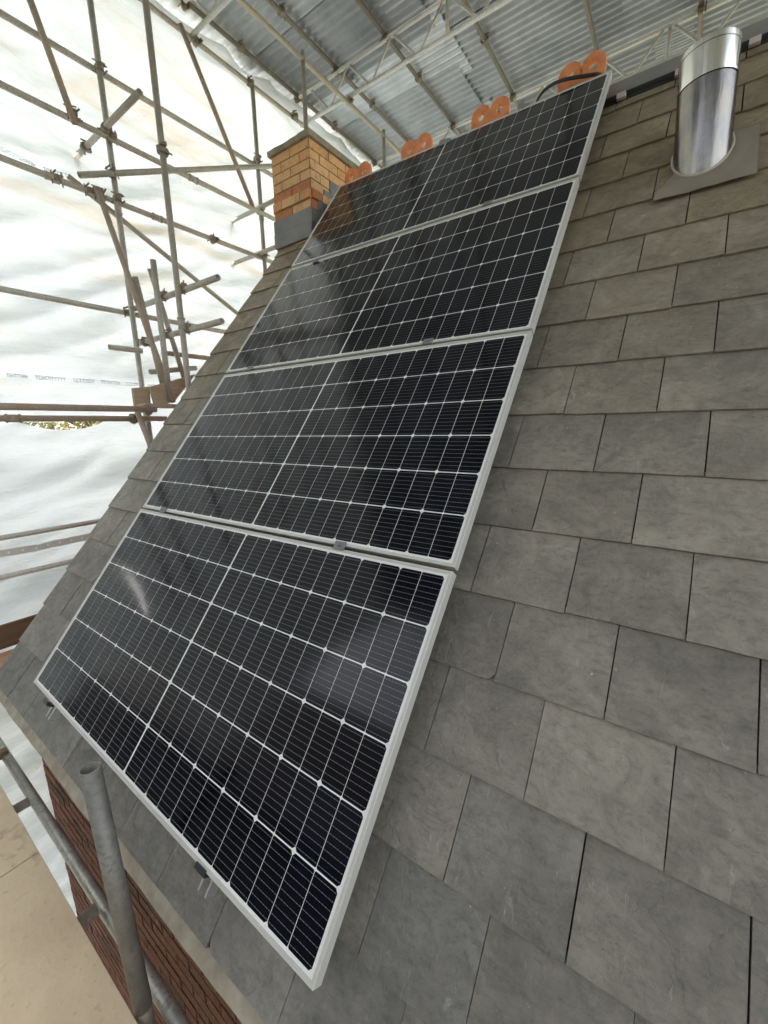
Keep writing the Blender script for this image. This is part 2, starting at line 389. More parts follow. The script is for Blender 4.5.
# red stone-faced brick wall below the eave, brick by brick
def brick_face(bm, lay, o, ax, up, nrm, W, H, bl, bh, mort, jit, tonef, skip=None, quoin=0):
    """rows of bricks: o lower-left corner, ax along, up up, nrm outwards"""
    rows = int(round(H/bh))
    for r in range(rows):
        x = -(.5*bl if (r % 2) else 0)
        while x < W-1e-4:
            a, b = max(x, 0), min(x+bl, W); x += bl
            if b-a < .02: continue
            z0, z1 = r*bh+mort/2, (r+1)*bh-mort/2
            if skip and skip((a+b)/2, (z0+z1)/2): continue
            d = .004+random.random()*jit
            lo = a+(mort/2 if a > 0 else 0); hi = b-(mort/2 if b < W else 0)
            pr, c = tonef(r, (a+b)/2)
            d += pr
            q = [o+ax*lo+up*z0, o+ax*hi+up*z0, o+ax*hi+up*z1, o+ax*lo+up*z1]
            in_ = [p-nrm*.01 for p in q]; out = [p+nrm*(d+random.uniform(-1, 1)*jit*.3) for p in q]
            I = [bm.verts.new(p) for p in in_]; O = [bm.verts.new(p) for p in out]
            fs = [bm.faces.new(O)]+[bm.faces.new((I[k], I[(k+1) % 4], O[(k+1) % 4], O[k])) for k in range(4)]
            paint(fs, lay, c)
    f = quad(bm, [o, o+ax*W, o+ax*W+up*H, o+up*H]); paint([f], lay, (0, 0, 1, 1))
X, Y, Z = Vector((1, 0, 0)), Vector((0, 1, 0)), Vector((0, 0, 1))
bm = bmesh.new(); lay = tone_layer(bm)
brick_face(bm, lay, Vector((-.655, .10, -5.2)), X, Z, -Y, 5.85, 5.0, .225, .075, .014, .003, lambda r, x: (0, (random.random(), 0, 0, 1)))
link('front_wall', bm, M_BRICK_R, house)
bm = bmesh.new()
Lg = [(-.66, .10, -5.2), (-.66, 5.3, -5.2), (-.66, 5.3, -.15), (-.66, 2.70, 2.98), (-.66, .10, -.13)]
Rg = [(5.19, *p[1:]) for p in Lg]
for q in (Lg, Rg[::-1]): quad(bm, q)
quad(bm, [Lg[1], Rg[1], Rg[2], Lg[2]])
lay = tone_layer(bm); paint(bm.faces, lay, (.4, 0, .2, 1))
link('gable_wall', bm, M_BRICK_R, house)

# chimney
CX0, CX1, CY0, CY1, CZT = -.705, -.236, 2.49, 3.22, 3.655
bm = bmesh.new(); lay = tone_layer(bm); bh = .0755
def ct(r, x):
    pr = .018 if r == 7 else 0
    t = random.choice([.1, .3, .3, .1, .5, .5, .7]) if r > 9 else random.choice([.3, .5, .7, .9])
    if r in (6, 7): t = random.choice([.9, .75, .6])
    return pr, (t, 0, 0, 1)
NR = 13
zb = CZT-NR*bh
brick_face(bm, lay, Vector((CX0, CY0, zb)), X, Z, -Y, CX1-CX0, NR*bh, .234, bh, .010, .003, ct)
brick_face(bm, lay, Vector((CX1, CY0, zb)), Y, Z, X, CY1-CY0, NR*bh, .234, bh, .010, .003, ct)
brick_face(bm, lay, Vector((CX0, CY1, zb)), -Y, Z, -X, CY1-CY0, NR*bh, .234, bh, .010, .003, ct)
brick_face(bm, lay, Vector((CX1, CY1, zb)), -X, Z, Y, CX1-CX0, NR*bh, .234, bh, .010, .003, ct)
for f in bm.faces: pass
chim = link('chimney', bm, M_BRICK_Y, house)
tag(chim, 'buff and orange brick chimney stack at the left end of the ridge')
bm = bmesh.new(); box(bm, ((CX0+CX1)/2, (CY0+CY1)/2, CZT+.022), (CX1-CX0+.06, CY1-CY0+.06, .045))
bmesh.ops.subdivide_edges(bm, edges=bm.edges[:], cuts=9, use_grid_fill=True)
for v in bm.verts: v.co += noise.noise_vector(v.co*11)*.008
link('chimney_cap', bm, M_CAP, chim)
# lead work: front apron courses and stepped side flashing
bm = bmesh.new()
for i, (z0, z1, e) in enumerate([(2.90, 3.015, .016), (3.013, 3.13, .011)]):
    bx(bm, (CX0-.006, CY0-.012-e, z0), (CX1+.012+.004*i, CY0+.02, z1))
for i in range(7):
    y0 = CY0+.085*i; z = 2.99+.105*(i+1)
    if z < 3.45: bx(bm, (CX1-.01, y0-.02, z-.30), (CX1+.012+.001*i, y0+.085, z+.02))
link('chimney_flashing', bm, M_LEAD, chim, bevel=.003)

# ridge: dark roll, battens, pale clips, grey board, crested tiles
bm = bmesh.new(); tube(bm, (-.2, 2.67, 3.105), (RIGHT, 2.67, 3.105), .024, 12, False)
bx(bm, (-.2, 2.635, 3.045), (RIGHT, 2.665, 3.085)); link('ridge_batten', bm, M_DARK, house)
for x in [2.09, 2.365, 2.665, 2.95, 3.24]:
    bm = bmesh.new(); bx(bm, (x, 2.605, 3.070), (x+.045, 2.634, 3.098)); link('ridge_clip', bm, M_PALE, house, bevel=.002)
bm = bmesh.new(); bx(bm, (-.20, 2.735, 3.02), (RIGHT, 2.765, 3.235)); link('ridge_board', bm, M_GREY, house, bevel=.002)
def ridge_tile(x0, x1):
    bm = bmesh.new(); L_ = x1-x0; yc = 2.70; base = 3.212
    # angled saddle
    for s in (-1, 1):
        q = [(x0-.02, yc, base), (x1+.02, yc, base), (x1+.02, yc+s*.13, base-.13), (x0-.02, yc+s*.13, base-.13)]
        f = quad(bm, q); r = bmesh.ops.extrude_face_region(bm, geom=[f])
        bmesh.ops.translate(bm, verts=[v for v in r['geom'] if isinstance(v, bmesh.types.BMVert)], vec=(0, -s*-.0, .016))
    # crest outline with two lobes and round eyes
    r0 = L_*.26; cx = (x0+r0, x1-r0); cz = base+.135
    n = 20
    def ring(cxx, rr, y): return [(cxx+math.cos(2*math.pi*k/n)*rr, y, cz+math.sin(2*math.pi*k/n)*rr) for k in range(n)]
    for c in cx:
        lobes = []
        for y in (yc-.0125, yc+.0125):
            lobes.append(([bm.verts.new(p) for p in ring(c, r0, y)], [bm.verts.new(p) for p in ring(c, .021, y)]))
        (o1, i1), (o2, i2) = lobes
        for k in range(n):
            q = (k+1) % n
            bm.faces.new((o1[k], o1[q], i1[q], i1[k])); bm.faces.new((o2[k], i2[k], i2[q], o2[q]))
            bm.faces.new((o1[k], o2[k], o2[q], o1[q])); bm.faces.new((i1[k], i1[q], i2[q], i2[k]))
    bx(bm, (x0+.004, yc-.0118, base-.01), (x1-.004, yc+.0118, cz-r0*.72))
    bx(bm, (x0+L_*.5-.032, yc-.0115, cz-r0*.74), (x1-L_*.5+.032, yc+.0115, cz+r0*.42))
    for s in (0, 1): bx(bm, (x0+.001 if s == 0 else x1-.022, yc-.0112, cz-r0*.74), (x0+.022 if s == 0 else x1-.001, yc+.0112, cz-.002))
    return link('ridge_tile', bm, M_TERRA, house, bevel=.002)
for a, b in [(1.735, 2.005), (1.155, 1.43), (.565, .84), (-.02, .265)]: ridge_tile(a, b)
for x in (1.50, .93):       # pale mortar and brackets between the tiles
    bm = bmesh.new(); bx(bm, (x, 2.64, 3.17), (x+.08, 2.70, 3.285)); bmesh.ops.subdivide_edges(bm, edges=bm.edges[:], cuts=4, use_grid_fill=True)
    for v in bm.verts: v.co += noise.noise_vector(v.co*18)*.02
    link('mortar_bed', bm, M_GREY, house)

# ------------------------------------------------------------------ solar panels
PH = 1.038
PIX = [[(33.2, 682), (312.4, 991.5), (452.8, 571.4), (140.5, 508.7)],
       [(142.3, 506.9), (454.2, 567.3), (531.5, 330), (224.2, 375)],
       [(225.5, 372.3), (532, 328), (579, 176.5), (289.6, 269)],
       [(291, 266.5), (580, 174), (612, 69.5), (339.6, 186)]]
LAB = ['bottom solar panel of the column, closest to the eave and its scaffold pole',
       'second solar panel up from the eave, between the bottom panel and the third',
       'third solar panel up from the eave, just under the topmost one',
       'topmost solar panel, under the terracotta ridge tiles and beside the chimney']
def panel(i):
    C4 = [on_roof(*p) for p in PIX[i]]
    W0 = 2.055
    def bl(s, t, w=0.0):      # s, t in metres on the panel
        a, b = s/W0, t/PH
        q = C4[0]*(1-a)*(1-b)+C4[1]*a*(1-b)+C4[2]*a*b+C4[3]*(1-a)*b
        return roof(q[0], q[1], w)
    root = empty('solar_panel', bl(W0/2, 0, -.04)); tag(root, LAB[i], 'solar panel', 'solar panels in a column up the slate roof')
    fw = .0115; dep = .035
    bm = bmesh.new()
    def ring(s0, t0, s1, t1, w): return [bm.verts.new(bl(*q, w)) for q in ((s0, t0), (s1, t0), (s1, t1), (s0, t1))]
    prof = [(0, -dep), (0, -.0012), (.0012, 0), (fw-.005, 0), (fw-.0042, -.0012), (fw, -.0012), (fw, -.004), (fw, -.006)]
    rs = [ring(o, o, W0-o, PH-o, w_) for o, w_ in prof]
    for a, b in zip(rs, rs[1:]):
        for k in range(4): bm.faces.new((a[k], a[(k+1) % 4], b[(k+1) % 4], b[k]))
    b2 = ring(.028, .028, W0-.028, PH-.028, -dep)
    for k in range(4): bm.faces.new((rs[0][k], b2[k], b2[(k+1) % 4], rs[0][(k+1) % 4]))
    link('frame', bm, M_FRAME, root)
    # laminate: white sheet + 144 half cells with clipped corners, under one plane of glass
    bm = bmesh.new(); lay = tone_layer(bm); uvl = bm.loops.layers.uv.new('cell')
    wz = -.0035
    f = quad(bm, [bl(fw-.001, fw-.001, wz), bl(W0-fw+.001, fw-.001, wz), bl(W0-fw+.001, PH-fw+.001, wz), bl(fw-.001, PH-fw+.001, wz)], 1)
    f = quad(bm, [bl(fw, fw, -.02), bl(fw, PH-fw, -.02), bl(W0-fw, PH-fw, -.02), bl(W0-fw, fw, -.02)], 1)
    mx, my, mid = fw+.010, fw+.009, .0085
    gx, gy = .0019, .0042
    cw = (W0-2*mx-mid-22*gx)/24; chh = (PH-2*my-5*gy)/6
    for r in range(6):
        t0 = my+r*(chh+gy)
        for c in range(24):
            s0 = mx+c*(cw+gx)+(mid-gx if c >= 12 else 0)
            s1, t1 = s0+cw, t0+chh
            a, b = (.0075, .003) if (c % 2 == 0) else (.003, .0075)
            oc = [(s0+a, t0), (s1-b, t0), (s1, t0+b), (s1, t1-b), (s1-b, t1), (s0+a, t1), (s0, t1-a), (s0, t0+a)]
            f = bm.faces.new([bm.verts.new(bl(*q, wz+.0004)) for q in oc]); f.material_index = 0
            for l, q in zip(f.loops, oc): l[uvl].uv = ((q[0]-s0)/cw, (q[1]-t0)/chh)
            tn = random.random(); paint([f], lay, (tn, tn, tn, 1))
    link('cell_sheet', bm, [M_CELL, M_BACK], root)
for i in range(4): panel(i)

# mounting rails with end clamps and mid clamps
RP = [(.262, [(-.014, 0), (1.046, 1), (2.108, 1), (3.16, 1)], 'left mounting rail ending in a clamp under the lower left corner of the bottom panel'),
      (1.585, [(-.014, 0), (1.050, 1), (2.112, 1), (3.16, 1)], 'right mounting rail ending in a clamp under the middle of the bottom panel edge')]
for u, cl, lab in RP:
    root = empty('mounting_rail', roof(u, -.05, -.09)); tag(root, lab, 'rail', 'aluminium rails under the panels')
    bm = bmesh.new()
    for du in (-.0175, .0175): box(bm, roof(u+du, 2.035, -.064), (.007, 4.22, .036), U2W)
    box(bm, roof(u, 2.06, -.079), (.036, 4.235, .005), U2W); link('rail_profile', bm, M_RAILALU, root)
    for v in (.35, 1.5, 2.6, 3.7):
        bm = bmesh.new(); box(bm, roof(u, v, -.098), (.04, .09, .032), U2W); link('roof_hook', bm, M_RAILALU, root)
    for v, k in cl:
        bm = bmesh.new()
        if k: box(bm, roof(u, v, .0035), (.052, .034, .006), U2W); tube(bm, roof(u, v, .004), roof(u, v, .011), .006, 8, False)
        else: box(bm, roof(u, v-.001, -.020), (.040, .009, .030), U2W); box(bm, roof(u, v+.010, .003), (.050, .016, .005), U2W)
        link('mid_clamp' if k else 'end_clamp', bm, M_CLAMP if not k else M_LEAD, root, bevel=.001)

# ------------------------------------------------------------------ flue
fx, fy = 2.539, 2.095; r_f = .105
flue = empty('flue_pipe', (fx, fy, 2.41)); tag(flue, 'round stainless steel flue pipe standing out of the slates near the ridge', 'flue')
lean = Vector((-.018, 0, .396))
def cyl(bm, p0, p1, r, n=48, cap=False, squash=1.0):
    d = (p1-p0).normalized(); x = (X-d*X.dot(d)).normalized(); y = d.cross(x); A = []
    for p in (p0, p1): A.append([bm.verts.new(p+x*math.cos(2*math.pi*k/n)*r+y*math.sin(2*math.pi*k/n)*r*squash) for k in range(n)])
    for k in range(n): bm.faces.new((A[0][k], A[0][(k+1) % n], A[1][(k+1) % n], A[1][k])).smooth = True
    if cap: bm.faces.new(A[1])
    return A
b0 = Vector((fx, fy, 2.16)); tp = Vector((fx, fy, 2.41))+lean; b0 = Vector((fx, fy, 2.41))-lean*.4
dr = lean.normalized()
bm = bmesh.new(); cyl(bm, b0, tp-dr*.13, r_f); link('pipe_wall', bm, M_FLUE, flue)
bm = bmesh.new(); cyl(bm, tp-dr*.137, tp-dr*.128, r_f+.004); cyl(bm, tp-dr*.128, tp-dr*.0, r_f+.001)
cyl(bm, tp-dr*.022, tp-dr*.016, r_f+.0035); cyl(bm, tp-dr*.2, tp, r_f-.006)
A = cyl(bm, tp-dr*.001, tp+dr*.001, r_f+.001); link('collar', bm, M_FLUEB, flue)
bm = bmesh.new()   # dished lead slate dressed round the pipe
fu, fv = 2.545, 3.13
def fl(uu, vv): 
    d = math.hypot(uu-flue_u, (vv-3.17)*.78)
    return WS+.010+max(0, min(.03, .165-d))*.15
gu, gv = 36, 36
u0, u1, va, vb = 2.385, 2.735, 2.935, 3.30
V = [[bm.verts.new(roof(u0+(u1-u0)*i/gu, va+(vb-va)*j/gv, fl(u0+(u1-u0)*i/gu, va+(vb-va)*j/gv)+noise.noise(Vector((i*.12, j*.12, 0)))*.004)) for j in range(gv+1)] for i in range(gu+1)]
for i in range(gu):
    for j in range(gv):
        uu = u0+(u1-u0)*(i+.5)/gu; vv = va+(vb-va)*(j+.5)/gv
        if uu < 2.44 and vv-3.0 > (uu-2.385)*1.6: continue
        bm.faces.new((V[i][j], V[i+1][j], V[i+1][j+1], V[i][j+1])).smooth = True
for v in [v for v in bm.verts if not v.link_faces]: bm.verts.remove(v)
bmesh.ops.solidify(bm, geom=bm.faces[:], thickness=.003)
link('lead_slate', bm, M_FLASH, flue)
bm = bmesh.new(); n = 48; pr = None      # seal bead at the foot
pts = []
for k in range(n+1):
    a = 2*math.pi*k/n; x = fx+math.cos(a)*(r_f+.003); y = fy+math.sin(a)*(r_f+.003)
    z = (WS+.014+ST*y)/CT
    pts.append(Vector((x, y, z)))
curve_tube(bm, pts, .006, 8); link('seal_ring', bm, M_FLASH, flue)

# ------------------------------------------------------------------ black cable
pts = [at(x, y, 1, 2.645+dy) for x, y, dy in [(533, 116, .16), (536, 104, .12), (544, 91, .05), (560, 81, .01), (585, 76, .0), (600, 75, .03), (609, 84, .12)]]
bm = bmesh.new(); curve_tube(bm, interp(pts, 6), .010); tag(link('cable', bm, M_CABLE, None, True), 'black cable looped in front of the rightmost terracotta ridge tile', 'cable')

# ------------------------------------------------------------------ scaffolding
def coupler(parent, p, d1, d2, s=.86):
    """clamp joining two crossing tubes at p"""
    d1 = Vector(d1).normalized(); d2 = Vector(d2); d2 = (d2-d1*d2.dot(d1)).normalized(); d3 = d1.cross(d2)
    rot = Matrix((d1, d2, d3)).transposed()
    bm = bmesh.new()
    for q, dd in ((-.016, d1), (.016, d2)):
        c = Vector(p)+d3*q
        tube(bm, c-dd*.027*s, c+dd*.027*s, .033*s, 12, False)
    box(bm, Vector(p)+rot @ Vector((.042, .030, -.004))*s, (.018*s, .045*s, .05*s), rot)
    tube(bm, Vector(p)+rot @ Vector((.046, -.055, .0))*s, Vector(p)+rot @ Vector((.046, .075, .0))*s, .007*s, 8, False)
    tube(bm, Vector(p)+rot @ Vector((-.046, -.06, .02))*s, Vector(p)+rot @ Vector((-.046, .05, .02))*s, .007*s, 8, False)
    tube(bm, Vector(p)+rot @ Vector((-.02, .050, -.05))*s, Vector(p)+rot @ Vector((-.02, .050, .06))*s, .0085*s, 6, False)
    link('coupler', bm, M_COUP, parent)
def tub(parent, name, a, b, mat=None, cps=(), r=.02415, sleeve=()):
    bm = bmesh.new(); a = Vector(a); b = Vector(b); tube(bm, a, b, r)
    for t in sleeve:
        c = a.lerp(b, t); d = (b-a).normalized(); tube(bm, c-d*.04, c+d*.04, .029, 14, False)
        tube(bm, c-d*.045, c-d*.035, .034, 10, False); tube(bm, c+d*.035, c+d*.045, .034, 10, False)
    o = link(name, bm, mat or M_TUBE, parent)
    for p, dd in cps: coupler(o, p, b-a, dd)
    return o
gs = empty('scaffolding', (-1.4, 1.6, -5.2)); tag(gs, 'tube scaffolding with couplers standing along the gable beside the white sheeting', 'scaffold')
YS = 1.62; YC = 3.286; XO, XI = -1.85, -1.0
tub(gs, 'standard', (XO, YS, -5.2), (XO, YS, 5.3), cps=[((XO, YS, 4.33), Y), ((XO+.01, YS, 3.33), Y)], sleeve=(.805,))
tub(gs, 'standard', (XI, YS, -5.2), (XI, YS, 5.0), cps=[((XI, YS, 3.42), X)], sleeve=(.72,))
tub(gs, 'standard', (XO, YC, -5.2), (XO, YC, 5.12), cps=[((XO, YC, 3.83), Y), ((XO, YC, 4.38), Y), ((XO, YC, 3.36), X)], sleeve=(.87,))
tub(gs, 'ledger', (-1.90, -.8, 4.33), (-1.90, 4.6, 4.33), sleeve=(.16,))
tub(gs, 'ledger', (-1.80, -.8, 3.785), (-1.80, 4.6, 3.785), cps=[((-1.80, YS, 3.80), Z)], sleeve=(.59,))
tub(gs, 'ledger', (-1.90, -.8, 3.325), (-1.90, 4.6, 3.325), cps=[((-1.90, 1.18, 3.325), Z), ((-1.90, 1.42, 3.325), Z), ((-1.90, 2.62, 3.325), X)], sleeve=(.36, .52))
tub(gs, 'ledger', (-1.95, -.8, 2.375), (-1.95, 4.4, 2.375), cps=[((-1.93, YS, 2.375), Z)])
tub(gs, 'ledger', (-1.10, -.9, 1.425), (-1.10, 1.36, 1.425), M_RUST, cps=[((-1.12, 1.30, 1.42), X)])
tub(gs, 'ledger', (-1.45, -.9, 1.355), (-1.45, 1.62, 1.355), M_RUST, cps=[((-1.45, 1.32, 1.355), X)], sleeve=(.55,))
tub(gs, 'ledger', (-2.30, -.9, .32), (-2.30, 4.0, .32))
tub(gs, 'ledger', (-2.30, -.9, -.04), (-2.30, 4.0, -.04))
# transoms (run along the eave direction)
tub(gs, 'transom', at(140, 92, 1, 1.57), (-2.55, 1.57, 3.835), M_TUBE, cps=[((-1.78, 1.57, 3.83), Y), ((-2.2, 1.57, 3.833), Z)])
tub(gs, 'transom', at(212, 231, 1, 3.24), (-.9, 3.24, 3.84), cps=[(at(214, 230, 1, 3.24), Z)])
tub(gs, 'transom', (-2.5, 3.24, 3.36), (-.9, 3.24, 3.36))
tub(gs, 'transom', (-1.95, 1.675, 2.42), (-.50, 1.675, 2.42), M_TUBE, cps=[((-1.0, 1.655, 2.42), Z), ((-1.33, 1.66, 2.42), Z)])
tub(gs, 'transom', (-1.95, 1.675, 2.10), (-.50, 1.675, 2.10), M_TUBE, cps=[((-1.0, 1.655, 2.10), Z), ((-1.33, 1.66, 2.10), Z), ((-1.78, 1.675, 2.10), Y)])
# braces
def br(p, xp, q, xq, mat=None, **k): return tub(gs, 'brace', at(*p, 0, xp), at(*q, 0, xq), mat, **k)
br((28, -6), -1.70, (75, 124), -1.74, M_RUST, cps=[(at(72, 113, 0, -1.76), Y)])
br((180, 24), -1.80, (253, 207), -1.80, M_RUST)
br((97, 188), -1.78, (173, 402), -1.18, M_RUST, cps=[(at(99, 193, 0, -1.82), Y)])
br((68, 176), -2.0, (238, 314), -2.0)
br((79, 175), -1.80, (292, 165), -1.80, cps=[(at(112, 173, 0, -1.82), Z)])
br((135, 277), -1.52, (166, 398), -1.52); br((150, 269), -1.58, (184, 378), -1.58)
tub(gs, 'standard', at(153, 260, 0, -1.22)+Vector((0, 0, 0)), Vector((-1.22, at(153, 260, 0, -1.22)[1], 1.50)), M_TUBE)
br((109, 347), -1.70, (142, 351), -1.70, cps=[]); br((165, 353), -1.75, (215, 359), -1.75, M_RUST)
br((150, 372), -1.6, (196, 368), -1.6)
tub(gs, 'standard', at(146, 407, 0, -1.5), (-1.5, at(146, 407, 0, -1.5)[1], -5.2)); br((137, 411), -1.4, (160, 470), -1.1, M_RUST)
# toe boards and planks of the lift beside the verge
def board(name, c, s, rz, mat, lab, ry=0):
    bm = bmesh.new(); rot = Matrix.Rotation(rz, 3, 'Z') @ Matrix.Rotation(ry, 3, 'X')
    box(bm, (0, 0, 0), s, rot); o = link(name, bm, mat, None, bevel=.003); o.location = c; tag(o, lab, 'board'); return o
def bpix(name, q, X0, th, mat, lab):      # upright board in a gable-parallel plane
    P4 = [at(x, y, 0, X0) for x, y in q]; bm = bmesh.new(); f = quad(bm, P4)
    r = bmesh.ops.extrude_face_region(bm, geom=[f]); bmesh.ops.translate(bm, verts=[v for v in r['geom'] if isinstance(v, bmesh.types.BMVert)], vec=(-th, 0, 0))
    tag(link(name, bm, mat, None, bevel=.003), lab, 'board')
bpix('scaffold_board', [(133, 388), (149.5, 386.5), (151.5, 409), (136, 412)], -1.32, .038, M_BROWN if False else M_BOARD, 'short brown board upright on the two rusty tubes, left one of the pair')
bpix('scaffold_board', [(149.8, 387), (196, 374), (176, 400), (156, 409)], -1.22, .03, M_BOARD, 'tan board upright behind the roof verge beside the cluster of tubes')
board('scaffold_board', (-1.25, 1.55, 1.462), (.225, .50, .030), 0, M_BOARD, 'sandy board lying flat on the ends of the two rusty tubes')
# end platform low on the left
board('toe_board', (-2.37, 1.1, -.62), (.038, 4.0, .225), 0, M_BROWN, 'dark brown toe board along the left end platform below the sheeting')
for i in range(2):
    board('scaffold_board', (-2.2+.235*i, 1.1, -.765), (.225, 4.0, .038), 0, M_ORANGE, ['orange timber board of the left end platform, against the toe board', 'orange timber board of the left end platform, on the side nearer the house'][i])

# eave scaffold at the camera's feet
es = empty('eaves_scaffold', (1.3, -.12, -5.2)); tag(es, 'scaffold under the foreground deck, with an open ended pole upright beside the brick wall', 'scaffold')
pb = at(143, 1006, 1, -.137); pt = at(90, 768, 1, -.137)
dp = (pt-pb).normalized()
tub(es, 'standard', pb+dp*.0, pt, M_POLE, r=.028)
tub(es, 'standard', pb-dp*1.5, pb-dp*.0, M_DARK if False else M_COUP, r=.024)
tub(es, 'ledger', (-2.6, -.072, -.70), (5.0, -.072, -.70), M_RAIL)
for x in (-.88, .0, .86, 1.9):
    bm = bmesh.new(); tube(bm, (x, -.9, -.652), (x, -.10, -.652)); link('transom', bm, M_TUBE, es)
for x in (-1.02, -.62):
    bm = bmesh.new(); bx(bm, (x, -.9, -.70), (x+.05, -.06, -.66)); link('putlog', bm, M_BROWN, es)
# plywood deck
for (x0, x1, lab) in ((-1.6, .42, 'far plywood deck sheet at the far end of the foreground platform'), (.426, 2.866, 'dusty plywood deck sheet in the lower left foreground below the pole')):
    bm = bmesh.new(); bx(bm, (x0, -1.386, -.626), (x1, -.166, -.608)); tag(link('plywood_sheet', bm, M_PLY, None, bevel=.002), lab, 'plywood')

# ------------------------------------------------------------------ white sheeting
def sheet(name, ys, zs, xf, mat, lab, ztop=None, zbot=None, ny=150, nz=110, stain=None, parent=None, amp=1.0, seed=0):
    bm = bmesh.new(); lay = bm.loops.layers.color.new('stain')
    G = []
    for i in range(ny+1):
        y = ys[0]+(ys[1]-ys[0])*i/ny; row = []
        za = zbot(y) if zbot else zs[0]; zb_ = ztop(y) if ztop else zs[1]
        for j in range(nz+1):
            z = za+(zb_-za)*j/nz
            s = Vector((seed, y*.55+z*.25, z*1.5-y*.35))
            q = z*3.2-y*1.5; wr = (1-abs(noise.noise(Vector((seed+7, y*.6+z*.35, q))))*2.2)+.5*(1-abs(noise.noise(Vector((seed+17, z*.9-y*.2, y*2.1+z*1.3))))*2)
            x = xf(y, z)+amp*(.12*noise.noise(s)+.05*noise.noise(s*2.3)+.07*wr+.02*noise.noise(Vector((seed+3, y*1.3+z, z*7-y*2.2)))+.010*noise.noise(Vector((5, y*9, z*16))))
            row.append(bm.verts.new((x, y, z)))
        G.append(row)
    for i in range(ny):
        for j in range(nz):
            f = bm.faces.new((G[i][j], G[i+1][j], G[i+1][j+1], G[i][j+1])); f.smooth = True
            for l in f.loops:
                v = stain(l.vert.co.y, l.vert.co.z) if stain else 0
                l[lay] = (v, v, v, 1)
    o = link(name, bm, mat, parent); return o, G
def hang(y, z):
    if z < 3.3: return -2.5
    if z > 5.15: return -2.04-.5*(z-5.15)
    t = min(1, (z-3.3)/1.85); return -2.5+.46*t*t
def stn(y, z):
    c = 3.40+.03*math.sin(y*3); v = max(0, 1-abs(z-c)/(.10+.03*noise.noise(Vector((y*2, 0, 0)))))
    v = min(1, v*1.6)*.75
    u = max(0, .35*noise.noise(Vector((y*.8, z*3.0+y*1.2, 2)))+.05)
    return min(1, v+u)
up, _ = sheet('debris_sheet', (-3.9, 8.6), (1.36, 5.5), hang, M_SHEET, '', stain=stn, seed=0, ny=220, nz=150,
           ztop=lambda y: 5.50+.03*math.sin(y*4), zbot=lambda y: 1.36+.02*math.sin(y*5))
tag(up, 'upper white scaffold sheeting, stained tan and printed with a blue line of lettering', 'sheeting')
def lowtop(y):
    e = 1.375+.03*math.sin(y*2)
    if .68 < y < 1.50: e -= .135*math.sin((y-.68)/.82*math.pi)**.7
    return e
lo, _ = sheet('debris_sheet', (-1.7, 8.6), (-5.1, 1.4), lambda y, z: -2.56-.03*math.sin(z*2.0), M_SHEET2, '', ztop=lowtop, seed=9, ny=220, nz=130, amp=1.25)
tag(lo, 'lower white scaffold sheeting, cleaner, its top edge sagging below the two rusty tubes', 'sheeting')
# printed lettering, far too small to read: short blue strokes in word groups
def print_line(y0, y1, z, xf, h, parent, mat, slope=0, mir=1):
    y = y0; k = 0
    while y < y1:
        bm = bmesh.new()
        wl = random.randint(6, 11)
        for _ in range(wl):
            zz = z+slope*(y-y0)
            for (a, b, c, d) in random.choice([((0, 0, .2, 1), (.2, .8, .8, 1), (.6, 0, .8, .8)), ((0, 0, .2, 1), (.2, 0, .8, .2), (.2, .8, .8, 1)), ((.3, 0, .5, 1), (0, .8, .8, 1), (.3, .0, .5, .1)), ((0, 0, .2, 1), (.2, .4, .6, .6), (.6, 0, .8, 1))]):
                yy0, yy1, z0, z1 = y+a*h*.7, y+c*h*.7, zz+b*h, zz+d*h
                xx = xf((yy0+yy1)/2, zz)
                quad(bm, [(xx, yy0, z0), (xx, yy1, z0), (xx, yy1, z1), (xx, yy0, z1)])
            y += h*.72
        y += h*1.6; link('printed_word', bm, mat, parent)
def surfx(G_obj):
    from mathutils.bvhtree import BVHTree
    me = G_obj.data
    bv = BVHTree.FromPolygons([v.co for v in me.vertices], [p.vertices for p in me.polygons])
    def f(y, z):
        h = bv.ray_cast(Vector((0, y, z)), Vector((-1, 0, 0)))
        return (h[0].x if h[0] else -2.5)+.006
    return f
sf = surfx(up)
print_line(.2, 2.5, 1.745, sf, .034, up, M_PRINT, slope=-.012)
print_line(.95, 1.45, 3.60, sf, .035, up, M_PRINT)
# eyelet band on the lower sheet
sf2 = surfx(lo)
bm = bmesh.new(); prv = None
for k in range(90):
    y = -.9+k*.05; c = (sf2(y, .12)+.012, y, .13)
    cur = [bm.verts.new((c[0], y, .095)), bm.verts.new((c[0], y, .165))]
    if prv: bm.faces.new((prv[0], cur[0], cur[1], prv[1]))
    prv = cur
m = NM('band', (.62, .60, .52), .6); band = link('eyelet_band', bm, m.m, lo)
m = NM('eyelet', (.85, .85, .82), .5)
for k in range(34):
    bm = bmesh.new(); y = -.6+k*.1; tube(bm, (sf2(y, .12)+.010, y, .13), (sf2(y, .12)+.016, y, .13), .011, 10, False); link('eyelet', bm, m.m, band)

